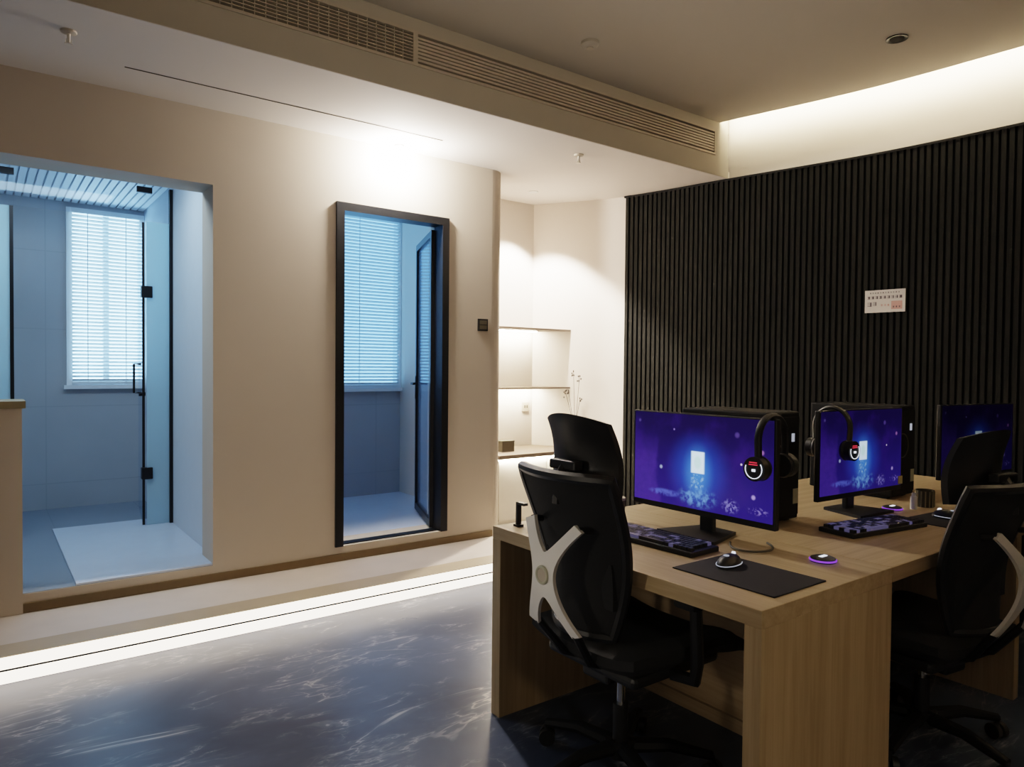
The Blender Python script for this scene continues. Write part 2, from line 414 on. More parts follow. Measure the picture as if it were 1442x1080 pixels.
bk.prism([(wp(v, .001)[0].x, v) for v in yy] + [(wp(v, .036)[0].x, v) for v in reversed(yy)], 2.742, 2.757)
struct('trim_3', bk, 'slat_back', 'black backing between the charcoal slats')
# ceilings
lc = MB(); e = [YB + (5.0 - YB) * i / 16 for i in range(17)]
lc.prism([(-3, YB + .002), (wx(YB + .002), YB + .002)] + [(wx(v), v) for v in e[1:]] + [(-3, 5.0)], ZL, ZL + .05)
struct('ceiling', lc, 'ceil', 'low pale ceiling over the platform')
e = [-2.5 + (YB + 2.5) * i / 40 for i in range(41)]
mc = MB(); mc.prism([(-3, -2.5)] + [(wp(v, .13)[0].x, v) for v in e] + [(-3, YB)], ZM, ZM + .06)
struct('ceiling.001', mc, 'ceil_dark', 'main brownish ceiling over the desks')
struct('ceiling.004', MB().box(-3, 5.0, -2.5, YB + .1, 3.44, 3.5), 'ceil')
V0, V1 = 2.905, 3.085
bm_ = MB().box(-3, 4.46, YB, YB + .06, ZL + .003, V0).box(-3, 4.46, YB, YB + .06, V1, 3.46).box(-3, .1, YB, YB + .06, V0, V1).box(4.30, 4.45, YB, YB + .06, V0, V1)
struct('trim_4', bm_, 'ceil_dark', 'vertical bulkhead face between the low and main ceilings')
# unseen sides of the room
struct('wall_front', MB().box(-3, 5, -2.6, -2.5, 0, 3.46), 'wall'); struct('wall_side', MB().box(-3.1, -3, -2.6, 4.4, 0, 3.46), 'wall')

# ------------------------------------------------------------------ air vents in the bulkhead
def vent(x0, x1, name, label, cavity, grid, bars, lt):
    t = thing(name, label, 'vent', (x0, YB, V0), 0, None)
    L = x1 - x0; H = V1 - V0
    MB().box(0.003, L - .003, .045, .055, 0.002, H - .002).build('backing', cavity, t)
    MB().box(0, L, -.008, .02, 0, .014).box(0, L, -.008, .02, H - .014, H).box(0, .014, -.008, .02, .014, H - .014).box(L - .014, L, -.008, .02, .014, H - .014).build('frame', 'vent_frame', t)
    s = MB()
    for i in range(1, bars):
        z = .014 + (H - .028) * i / bars
        s.box(.014, L - .014, -.004, .022, z - lt, z + lt)
    if grid:
        x = .05
        while x < L - .02:
            s.box(x - .002, x + .002, .0, .018, .014, H - .014); x += .05
    s.build('louvre', 'vent_frame', t); return t
vent(.1, 1.82, 'air_vent', 'open dark grid air vent, the section ending at the middle of the bulkhead', 'vent_dark', True, 9, .0022)
vent(1.82, 4.30, 'air_vent', 'pale fine-louvred air vent section reaching toward the slatted wall', 'vent_dark', False, 8, .0062)

# ------------------------------------------------------------------ small ceiling things
def sprinkler(x, y, z, label):
    t = thing('pendant_sprinkler', label, 'sprinkler', (x, y, z), 0, 'ceiling sprinklers')
    MB().lathe([(.001, 0), (.032, 0), (.03, -.008), (.012, -.012), (.001, -.012)]).build('escutcheon', 'vent_frame', t, True)
    MB().cyl((0, 0, -.03), .007, .04).cyl((0, 0, -.055), .016, .004).cyl((.01, 0, -.045), .002, .02, seg=6).cyl((-.01, 0, -.045), .002, .02, seg=6).build('nozzle', 'vase', t)
sprinkler(.31, 3.60, ZL, 'small sprinkler head on low ceiling above the shower room side')
sprinkler(3.195, 3.55, ZL, 'small sprinkler head on low ceiling near the shelf alcove')
t = thing('smoke_detector', 'small white round smoke detector on the main ceiling', 'smoke detector', (2.72, 2.94, ZM))
MB().lathe([(.001, 0), (.05, 0), (.05, -.015), (.035, -.03), (.001, -.032)]).build('housing', 'ceil_dark', t, True)
MB().cyl((0, 0, -.034), .02, .006).build('sensor_cap', 'vent_frame', t)
t = thing('downlight', 'unlit black recessed downlight in the main ceiling', 'downlight', (4.0, 1.88, ZM))
MB().lathe([(.001, 0), (.055, 0), (.055, -.006), (.045, -.006), (.04, -.002), (.001, -.002)]).build('rim', 'black', t, True)
MB().cyl((0, 0, -.004), .036, .003).build('lens', 'slat_back', t)
t = thing('alcove_downlight', 'small recessed downlight in low ceiling over the shelves', 'downlight', (3.58, 4.52, ZL))
MB().lathe([(.03, 0), (.04, 0), (.04, -.004), (.03, -.004)]).build('rim', 'white', t, True)
MB().cyl((0, 0, -.002), .027, .003).build('lens', 'grey_box', t)
MB().box(.56, 2.33, 3.857, 3.865, ZL - .002, ZL + .001).build('ceiling_slot', 'twig', None, label='thin dark slot line in low ceiling along the doorway wall', cat='ceiling slot')
t = thing('ceiling_lamp', 'glowing warm ceiling lamp above the black framed door', 'lamp', (2.16, 4.115, ZL))
MB().cyl((0, 0, -.02), .036, .04).build('base', 'white', t)
MB().lathe([(.001, -.04), (.044, -.04), (.048, -.065), (.036, -.09), (.001, -.10)]).build('diffuser', 'lamp', t, True)

# ------------------------------------------------------------------ LED strips
t = thing('platform_light_strip', 'bright warm LED strip along the platform edge above marble floor', 'light strip', (0, YP, 0))
MB().box(-3, 4.40, -.008, 0.0, .003, ZP - .002).build('diffuser', 'led', t)  # below the channel, emission stands in for light spilled on riser and floor
MB().box(-3, 4.40, -.012, -.004, .056, .063).build('channel', 'black_metal', t)
st = MB()
for i in range(40):
    a, b_ = e[i], e[i + 1]
    A = [wp(v, .120)[0] for v in (a, b_)]; B = [wp(v, .129)[0] for v in (a, b_)]
    st.prism([(A[0].x, A[0].y), (A[1].x, A[1].y), (B[1].x, B[1].y), (B[0].x, B[0].y)], ZM + .025, ZM + .05)
st.build('cove_light_strip', 'led_cove', None, label='warm cove LED strip hidden behind the main ceiling edge', cat='light strip')

# ------------------------------------------------------------------ windows with blinds
def window(n, x0, x1, z0, z1, y, day, lab, blab):
    t = bpy.data.objects.new('window_%d' % n, None); COL.objects.link(t); t.location = (x0, y, z0); tag(t, lab, None, None, 'structure')
    W, H = x1 - x0, z1 - z0
    MB().box(0, .04, -.02, .06, 0, H).box(W - .04, W, -.02, .06, 0, H).box(.04, W - .04, -.02, .06, 0, .04).box(.04, W - .04, -.02, .06, H - .04, H).box(W / 2 - .02, W / 2 + .02, 0, .06, .04, H - .04).build('window_frame', 'strip_ceiling', t)
    MB().box(.04, W - .04, .06, .07, .04, H - .04).build('pane', day, t)
    MB().box(-.02, W, -.05, -.02, -.03, 0).build('sill', 'strip_ceiling', t)
    bl = thing('venetian_blind', blab, 'blind', (x0 + .035, y - .045, z0 + .01), 0, 'window blinds')
    h = H - .02; W2 = W - .07
    s = MB(); z = .03
    while z < h - .04:
        s.box(0, W2, -.014, .014, -.0008, .0008, Matrix.Translation((0, 0, z)) @ Matrix.Rotation(math.radians(-38), 4, 'X')); z += .0285
    s.build('slats', 'blind', bl)
    MB().box(0, W2, -.014, .014, h - .035, h).build('head_rail', 'blind', bl)
    MB().box(0, W2, -.012, .012, 0, .014).build('bottom_rail', 'blind', bl)
    for fx in (.22, .78): MB().box(W2 * fx - .003, W2 * fx + .003, -.0165, -.0155, .01, h - .03).build('ladder_tape', 'blind', bl)
window(1, .54, 1.088, 1.17, 2.56, 6.55, 'day1', 'window of the shower room with white blinds', 'white venetian blind in the shower room behind the glass enclosure')
window(2, 1.202, 3.038, 1.15, 2.70, 5.75, 'day2', 'wide window seen through the open glass door', 'wide blue-lit venetian blind seen through the open black framed door')

# ------------------------------------------------------------------ shower room
MB().box(.385, 1.045, YW + .006, YW + T + .01, ZS + .003, ZS + .012).box(.385, 1.088, YW + T + .001, 5.70, ZS, ZS + .012).build('floor_slab', 'pale_stone', None, label='pale rectangular slab on the shower room floor', cat='floor slab')  # raised slab in a paler tone than the tiles around it
GY = 5.47
t = thing('shower_enclosure', 'frameless glass shower enclosure with black hinges and profile', 'shower enclosure', (0, GY, ZS))
z1 = 2.39
MB().box(.925, 1.075, -.004, .004, .015, 2.12).build('fixed_panel', 'ribglass', t)
MB().box(-1.39, .15, -.004, .004, .015, 2.12).build('fixed_panel', 'ribglass', t)
MB().box(-1.39, 1.075, -.004, .004, 2.125, z1).build('transom_panel', 'glass', t)
MB().box(1.068, 1.089, -.02, .02, .013, 2.36).build('wall_profile', 'black_metal', t)
MB().box(.150, .170, -.012, .012, 0, 2.12).build('edge_profile', 'black_metal', t)
for x in (.13, .915): MB().box(x - .05, x + .045, -.014, .014, 2.315, 2.355).build('transom_clip', 'black_metal', t)
d = MB().box(-.005, .005, .015, .76, .0, 2.10, Matrix.Rotation(math.radians(-7.0), 4, 'Z')).build('door', 'glass', t, loc=(.905, 0, .015), label='clear glass shower door standing open into the room')
MB().box(-.008, .008, .008, .020, .0, 2.10, Matrix.Rotation(math.radians(-7), 4, 'Z')).build('edge_seal', 'black_metal', d)
for z in (.36, 1.62): MB().box(-.014, .055, -.02, .03, z - .04, z + .04, bev=.004).build('hinge', 'black_metal', d)
hx = MB()
hx.tube([(-.005, .06, .92), (-.05, .06, .92), (-.05, .06, 1.12), (-.005, .06, 1.12)], .008).cyl((-.0, .06, .91), .014, .04, 'x').build('handle', 'black_metal', d)
# half-height wall at the left of the opening
t = thing('pony_wall', 'half-height beige wall end with stone cap beside the shower room opening', 'low wall', (0, 0, 0)); t['kind'] = 'structure'
del t['category']
MB().box(-1.4, .16, YW - .02, YW + .22, ZP, 1.12).build('wall_body', 'wall', t)
MB().box(-1.42, .175, YW - .035, YW + .235, 1.12, 1.155).build('cap', 'stone_cap', t)

# ------------------------------------------------------------------ black framed door
t = bpy.data.objects.new('door_1', None); COL.objects.link(t); t.location = (O2[0], YW, ZS); tag(t, 'black framed glass door standing open into the blue room', None, None, 'structure')
W, H = O2[1] - O2[0], O2[2] - ZS
fb = .052
MB().box(0, fb, -.015, .10, 0, H).box(W - fb, W, -.015, .10, 0, H).box(fb, W - fb, -.015, .10, H - fb, H).box(fb, W - fb, .03, .10, 0, .006).build('door_frame', 'black_metal', t)
lf = bpy.data.objects.new('door_leaf', None); COL.objects.link(lf); lf.parent = t; lf.location = (W - fb - .004, .095, .012); lf.rotation_euler = (0, 0, math.radians(-110.5))
LW, LH = W - 2 * fb - .01, H - fb - .03
MB().box(-LW, -LW + .04, -.02, .02, 0, LH).box(-.045, 0, -.02, .02, 0, LH).box(-LW + .04, -.045, -.02, .02, 0, .05).box(-LW + .04, -.045, -.02, .02, LH - .045, LH).build('leaf_frame', 'black_metal', lf)
MB().box(-LW + .04, -.045, -.004, .004, .05, LH - .045).build('glass', 'frost', lf)
hd = MB()
for s in (-1, 1):
    hd.box(-LW + .008, -LW + .032, s * .02 - .004, s * .02 + .004, .87, 1.05).cyl((-LW + .02, s * .035, .99), .009, .04, 'y').box(-LW + .01, -LW + .13, s * .052 - .007, s * .052 + .007, .982, .998)
hd.build('handle', 'black_metal', lf)
# wall switch
t = thing('wall_switch', 'square black switch panel on the wall beside the door', 'switch', (2.875, YW, 1.60))
MB().box(-.043, .043, -.011, 0, 0, .086, bev=.003).build('plate', 'black', t)
MB().box(-.03, .03, -.0135, -.011, .012, .04).box(-.03, .03, -.0135, -.011, .046, .074).build('rocker', 'grey_box', t)

# ------------------------------------------------------------------ alcove with shelves
def shelf(z, label):
    yf = 4.58
    pts = [(3.16, yf), (wx(yf) - .004, yf), (wx(4.875) - .004, 4.875), (3.16, 4.875)]
    t = thing('wall_shelf', label, 'shelf', (0, 0, z), 0, 'alcove shelves')
    MB().prism(pts, 0, .014).build('board', 'shelf', t)
    MB().box(3.18, 3.86, 4.80, 4.83, -.008, 0).build('light_strip', 'led_shelf', t)
shelf(1.655, 'upper thin grey shelf in the lit alcove')
shelf(1.165, 'lower thin grey shelf in the lit alcove')
t = thing('counter_cabinet', 'low white cabinet with brown top in the lit alcove', 'cabinet', (0, 0, ZP))
pts = [(3.16, 4.42), (wx(4.42) - .01, 4.42), (wx(4.875) - .01, 4.875), (3.16, 4.875)]
MB().prism(pts, .0, .52).build('body', 'cream', t)
pts2 = [(3.16, 4.37), (wx(4.37) - .006, 4.37), (wx(4.875) - .006, 4.875), (3.16, 4.875)]
MB().prism(pts2, .52, .55).build('counter_top', 'shelf', t)
MB().box(3.18, 4.10, 4.385, 4.395, .512, .52).build('light_strip', 'led_shelf', t)  # added glowing strip under the counter lip, brightens the cabinet front
for i in range(2):
    MB().box(3.18 + i * .48, 3.65 + i * .46, 4.402, 4.42, .04, .50).build('door', 'cream', t)
ZC = ZP + .55
t = thing('storage_box', 'small dark box standing on the alcove counter', 'box', (3.385, 4.60, ZC))
MB().box(-.06, .06, -.04, .04, 0, .075, bev=.003).build('box_body', 'grey_box', t); MB().box(-.062, .062, -.042, .042, .075, .09, bev=.003).build('lid', 'grey_box', t)
q, n = wp(4.80, 0); q = Vector((3.70, 4.879, 1.08))
t = thing('wall_outlet', 'pale grey square outlet plate on alcove wall between shelf and counter', 'outlet', (3.80, 4.88, 1.0))
MB().box(-.04, .04, -.01, 0, -.04, .04, bev=.003).build('plate', 'vent_frame', t); MB().box(-.018, -.006, -.012, -.01, -.01, .015).box(.006, .018, -.012, -.01, -.01, .015).build('socket_slots', 'grey_box', t)
t = thing('twig_vase', 'dark dried twigs in a white vase on alcove counter', 'vase', (4.02, 4.48, ZC))
MB().lathe([(.001, 0), (.03, 0), (.045, .04), (.04, .09), (.018, .13), (.02, .15), (.014, .15), (.012, .12), (.001, .12)]).build('vase_body', 'vase', t, True)
tw = MB()
for bx, by, h in ((-.02, .0, .66), (.03, -.02, .60), (-.07, .01, .50), (-.11, 0, .48), (.06, .0, .42)):
    pts = bez((0, 0, .12), (bx * .3, by, h * .6), (bx, by, h), 6); tw.tube(pts, .002, 5)
    for _ in range(5):
        o = Vector((random.uniform(-.018, .018), random.uniform(-.01, .01), random.uniform(-.05, .01)))
        tw.lathe([(.001, -.009), (.007, 0), (.001, .009)], 6, pts[-1] + o)
tw.build('twigs', 'twig', t)

# ------------------------------------------------------------------ sign on the slats
q, n = wp(2.242, .036); ang = math.atan2(n.y, n.x)
t = thing('wall_sign', 'small white printed notice on the dark slatted wall', 'sign', (q.x, q.y, 1.72), ang - math.radians(2))
MB().box(0, .004, -.122, .122, 0, .145).build('panel', 'paper', t)
ink = MB(); red = MB()
def glyph(mb, y, z, s):   # a small block character; y runs from the left edge of the sign
    for k in range(3): mb.box(.004, .005, -.122 + y, -.122 + y + s * .9, z + s * (.1 + .35 * k) - s * .05, z + s * (.1 + .35 * k) + s * .05)
    mb.box(.004, .005, -.122 + y + s * random.uniform(.2, .7), -.122 + y + s * random.uniform(.72, .85), z, z + s * .9)
for i in range(12): glyph(ink, .03 + i * .0155, .122, .010)
for i in range(9): glyph(ink, .016 + i * .024, .088, .020)
glyph(ink, .016, .040, .030); glyph(ink, .05, .045, .026)
for i in range(3): glyph(red, .098 + i * .02, .04, .014)
red.box(.004, .0048, .04, .105, .018, .07)
for i in range(3): glyph(ink, .17 + i * .018, .028, .012)
ink.build('lettering', 'ink', t); red.build('red_print', 'pink', t)

# ------------------------------------------------------------------ desks
DX0, DX1, DY0, DY1, ZD = 1.58, 2.27, 1.045, 2.225, .73
t = thing('desk', 'light oak desk with panel ends, nearest the doorway wall, chair pushed under', 'desk', (DX0, DY0, 0), 0, 'light oak gaming desks')
L, D = DY1 - DY0, DX1 - DX0
MB().box(0, D - .001, 0, L, ZD - .048, ZD, bev=.002).build('desktop', 'wood_y', t)
MB().box(0, D - .001, 0, .052, 0, ZD - .048, bev=.0015).build('end_panel', 'wood_z', t)
MB().box(0, D - .001, L - .052, L, 0, ZD - .048, bev=.0015).build('end_panel', 'wood_z', t)
MB().box(D - .03, D - .005, .052, L - .052, .05, ZD - .048).build('back_panel', 'wood_y', t)
MB().box(D - .045, D - .006, .052, L - .052, .0, .05).build('plinth', 'wood_y', t)
E0, E1 = DX1, 4.42
t = thing('desk', 'long oak desk under the second and third monitors, facing the dark chair', 'desk', (E0, DY0, 0), 0, 'light oak gaming desks')
L2 = E1 - E0; D2 = 1.16
MB().box(0.001, L2, 0, D2, ZD - .048, ZD, bev=.002).build('desktop', 'wood_x', t)
MB().box(L2 - .05, L2, 0, D2, 0, ZD - .048).build('end_panel', 'black', t)  # oak panel coloured black to stand for the deep shade at this end
MB().box(1.10, 1.15, .02, D2, 0, ZD - .048).build('divider_panel', 'wood_z', t)
MB().box(.001, 1.10, .66, .685, .0, ZD - .048).box(1.15, L2 - .05, .66, .685, 0, ZD - .048).build('back_panel', 'wood_x', t)

# ------------------------------------------------------------------ monitors
def monitor(loc, rz, label, scr):
    t = thing('monitor', label, 'monitor', loc, rz, 'widescreen gaming monitors')
    W, H, z0 = .64, .372, .075
    MB().box(-W / 2, W / 2, 0, .022, z0, z0 + H, bev=.004).build('bezel', 'black', t)
    MB().box(-.22, .22, .022, .05, z0 + .08, z0 + H - .05, bev=.01).build('rear_housing', 'black', t)
    MB().box(-.31, .31, -.001, .0005, -.1725, .1725).build('screen', scr, t, loc=(0, -.0005, z0 + .1945))
    MB().box(-.03, .03, .05, .075, .008, z0 + .2, bev=.006).build('stand_neck', 'black', t)
    s = MB(); s.prism([(-.13, -.07), (.13, -.07), (.075, .13), (-.075, .13)], .0, .012); s.build('stand_foot', 'black', t)
    return t
monitor((2.10, 1.665, ZD), -PI / 2, 'monitor nearest the mesh chair with bright blue night scene', 'scr_a')
monitor((3.03, 1.53, ZD), math.radians(-3), 'second monitor between two black computer towers showing blue doorway scene', 'scr_b')
monitor((4.08, 1.47, ZD), math.radians(-9), 'dim purple monitor farthest right, half hidden behind the second chair', 'scr_c')

# ------------------------------------------------------------------ computer towers
def tower(loc, label, rz=0):
    t = thing('computer_tower', label, 'computer', loc, rz, 'black computer towers on the desk')
    w, d, h = .22, .42, .445
    MB().box(-w / 2, w / 2, .0, d, .012, h, bev=.008).build('case', 'black_case', t)
    MB().box(-w / 2 + .01, w / 2 - .01, -.006, 0, .03, h - .02, bev=.002).build('front_panel', 'black_case', t)
    for x in (-.08, .08): MB().box(x - .015, x + .015, .03, d - .03, 0, .012).build('foot', 'black', t)
    ring = [(-.03 + .057 * math.cos(a), -.008, .255 + .057 * math.sin(a)) for a in [k * PI / 16 for k in range(32)]]
    MB().tube(ring, .003, 6, True).build('fan_ring', 'grey_box', t)
    MB().box(.045, .062, -.009, -.006, .325, .358).build('power_light', 'dim_led', t)
    MB().box(.06, .094, -.008, -.006, .075, .135).build('sticker', 'sticker', t)
    return t
t1 = tower((2.545, 1.60, ZD), 'black computer tower between the first and second monitors')
dup(t1, (3.56, 1.60, ZD), 0, 'black computer tower between the second and third monitors')

# ------------------------------------------------------------------ keyboards, mats, mice
def keyboard(loc, rz, label):
    t = thing('keyboard', label, 'keyboard', loc, rz, 'black gaming keyboards')
    MB().box(-.225, .225, -.075, .075, 0, .018, bev=.004).build('case', 'black', t)
    a = MB(); b = MB()
    for j in range(6):
        x = -.212
        while x < .205:
            wd = .018 if not (j == 0 and -.12 < x < .02) else .11
            (b if random.random() < .28 else a).box(x, x + wd - .003, -.066 + j * .022, -.066 + j * .022 + .018, .017, .029)
            x += wd + .001
    a.build('keys', 'key', t, kind='stuff'); b.build('lit_keys', 'key_lit', t, kind='stuff')
    return t
k1 = keyboard((1.90, 1.70, ZD), math.radians(-88), 'black backlit keyboard under the first monitor beside the mesh chair')
dup(k1, (2.76, 1.345, ZD), math.radians(-8), 'black backlit keyboard in front of the second monitor')
def pad(x0, x1, y0, y1, rz, label):
    MB().box((x0 - x1) / 2, (x1 - x0) / 2, (y0 - y1) / 2, (y1 - y0) / 2, 0, .004, bev=.0015).build('mouse_pad', 'pad', None, loc=((x0 + x1) / 2, (y0 + y1) / 2, ZD), rz=rz, label=label, cat='mouse pad', group='black mouse pads')
pad(1.695, 1.955, 1.085, 1.435, 0, 'black mouse pad at the near corner of the oak desk')
pad(3.02, 3.36, 1.12, 1.36, math.radians(-4), 'black mouse pad right of the second keyboard')
def mouse(loc, rz, label):
    t = thing('computer_mouse', label, 'mouse', loc, rz, 'gaming mice')
    prof = [(.001, .036), (.3, .0345), (.55, .031), (.78, .024), (.93, .015), (1.0, .006), (.97, .0), (.001, .0)]
    MB().lathe(prof, 28, mat=Matrix.Diagonal((.060, .032, 1, 1))).build('shell', 'black', t, True)
    l = MB()
    el = [(-.0605 * math.cos(q), .0330 * math.sin(q), .008) for q in [math.radians(-130 + 260 * k / 26) for k in range(27)]]
    l.tube(el, .0014, 5)
    l.build('edge_light', 'dim_led', t)
    MB().cyl((.030, 0, .030), .008, .008, 'y', 14).build('scroll_wheel', 'white_led', t)
    MB().lathe([(.001, 0), (.009, 0), (.009, .002), (.001, .002)], 14, (-.022, 0, .0340)).build('logo_light', 'dim_led', t)
    return t
m1 = mouse((1.855, 1.345, ZD + .004), math.radians(12), 'mouse with white light outline on the near mouse pad')
dup(m1, (3.20, 1.26, ZD + .004), math.radians(86), 'glowing mouse on the farther mouse pad by the dark chair')
# purple lit desk hubs
def hub(loc, label):
    t = thing('desk_hub', label, 'desk hub', loc, 0, 'purple lit hubs in the desktop')
    MB().lathe([(.001, 0), (.04, 0), (.038, .012), (.028, .016), (.001, .016)]).build('body', 'black', t, True)
    ring = [(.039 * math.cos(a), .039 * math.sin(a), .006) for a in [k * PI / 14 for k in range(28)]]
    MB().tube(ring, .003, 6, True).build('ring_light', 'purple', t)
    MB().box(-.016, .016, -.006, .006, .016, .018).build('port', 'white_led', t)
    return t
h1 = hub((2.157, 1.21, ZD), 'small round hub with purple glow near the desk corner')
dup(h1, (3.22, 1.49, ZD), 0, 'small round hub with purple glow under the second monitor')

# ------------------------------------------------------------------ headsets hung on the monitors
def headset(loc, rz, label):
    t = thing('headset', label, 'headset', loc, rz, 'headsets hanging on monitors')
    arc = [(0, .078 * math.sin(a) , -.078 + .080 * math.cos(a)) for a in [(-PI / 2 + k * PI / 16) for k in range(17)]]
    arc = [(0, -.074, -.15)] + arc + [(0, .074, -.15)]
    MB().tube(arc, .009, 8, flat=1.6).build('headband', 'black', t, True)
    for s in (-1, 1):
        cup = MB().cyl((0, s * .086, -.17), .040, .026, 'y', 28).build('ear_cup', 'black', t, True)
        MB().lathe([(.016, -.010), (.038, -.010), (.042, 0), (.038, .010), (.016, .010)], 28, mat=Matrix.Translation((0, s * .064, -.17)) @ Matrix.Rotation(PI / 2, 4, 'X')).build('ear_cushion', 'black_leather', cup, True)
        y = s * .101
        def arcpts(r, a0, a1, n=14): return [(r * math.cos(math.radians(a0 + (a1 - a0) * k / n)), y, -.17 + r * math.sin(math.radians(a0 + (a1 - a0) * k / n))) for k in range(n + 1)]
        MB().tube(arcpts(.031, 160, 395), .0013, 6).build('white_ring', 'white_led', cup)
        MB().box(-.016, .012, y - .001, y + .001, -.150, -.147).box(-.018, .014, y - .001, y + .001, -.157, -.154).build('red_light', 'red_led', cup)
        MB().box(-.006, .006, y - .0015, y + .0015, -.178, -.170).build('emblem', 'white_led', cup)
    return t
hs = headset((2.113, 1.372, ZD + .075 + .372 + .010), -PI / 2, 'headset with red and white lit earcup hung on first monitor')
dup(hs, (2.82, 1.553, ZD + .075 + .372 + .010), math.radians(-3), 'headset with lit earcup hung on the second monitor')

# ------------------------------------------------------------------ desk oddments
t = thing('white_bottle', 'small white bottle standing right of the second monitor', 'bottle', (3.31, 1.44, ZD))
MB().lathe([(.001, 0), (.014, 0), (.014, .055), (.008, .06), (.001, .06)], 20).build('bottle_body', 'white', t, True); MB().cyl((0, 0, .066), .009, .012).build('cap', 'white', t, True)
t = thing('tumbler', 'smoky ribbed tumbler beside the small white bottle', 'tumbler', (3.42, 1.44, ZD))
tb = MB(); prof = [(.001, 0), (.036, 0), (.038, .075), (.034, .075), (.032, .008), (.001, .008)]
tb.lathe(prof, 28).build('glass_body', 'tumbler', t)
rb = MB()
for k in range(14): rb.cyl((.0375 * math.cos(k * PI / 7), .0375 * math.sin(k * PI / 7), .037), .003, .07, seg=6)
rb.build('ribs', 'stone_cap', t)
MB().box(-.018, .018, -.002, 0, -.018, .018).build('sticky_note', 'note', None, loc=(3.325, 1.508, ZD + .12), rz=math.radians(-3), label='pale yellow square note stuck at corner of second monitor', cat='note')
t = thing('desk_cup', 'dark cup with pale rim behind the first keyboard', 'cup', (2.04, 2.02, ZD))
MB().lathe([(.001, 0), (.033, 0), (.038, .085), (.034, .085), (.030, .006), (.001, .006)], 24).build('cup_body', 'grey_box', t, True)
MB().lathe([(.034, .085), (.0385, .085), (.0385, .095), (.034, .095)], 24).build('rim', 'sticker', t, True)
t = thing('desk_hook', 'small black hook clamped on the far end of oak desk', 'hook', (1.655, 2.16, ZD))
MB().box(-.010, .010, -.005, .005, 0, .085).box(-.010, .010, -.045, .005, .085, .095).build('bracket', 'black_metal', t); MB().box(-.014, .014, -.014, .014, 0, .008).build('clamp_foot', 'black_metal', t)
MB().tube(bez((2.10, 1.52, ZD + .006), (1.99, 1.45, ZD + .006), (2.06, 1.39, ZD + .006), 10) + bez((2.06, 1.39, ZD + .006), (2.14, 1.34, ZD + .006), (2.20, 1.44, ZD + .006), 10)[1:], .004, 6).build('monitor_cable', 'grey_box', None, True, label='loop of grey cable beside the first monitor stand', cat='cable')

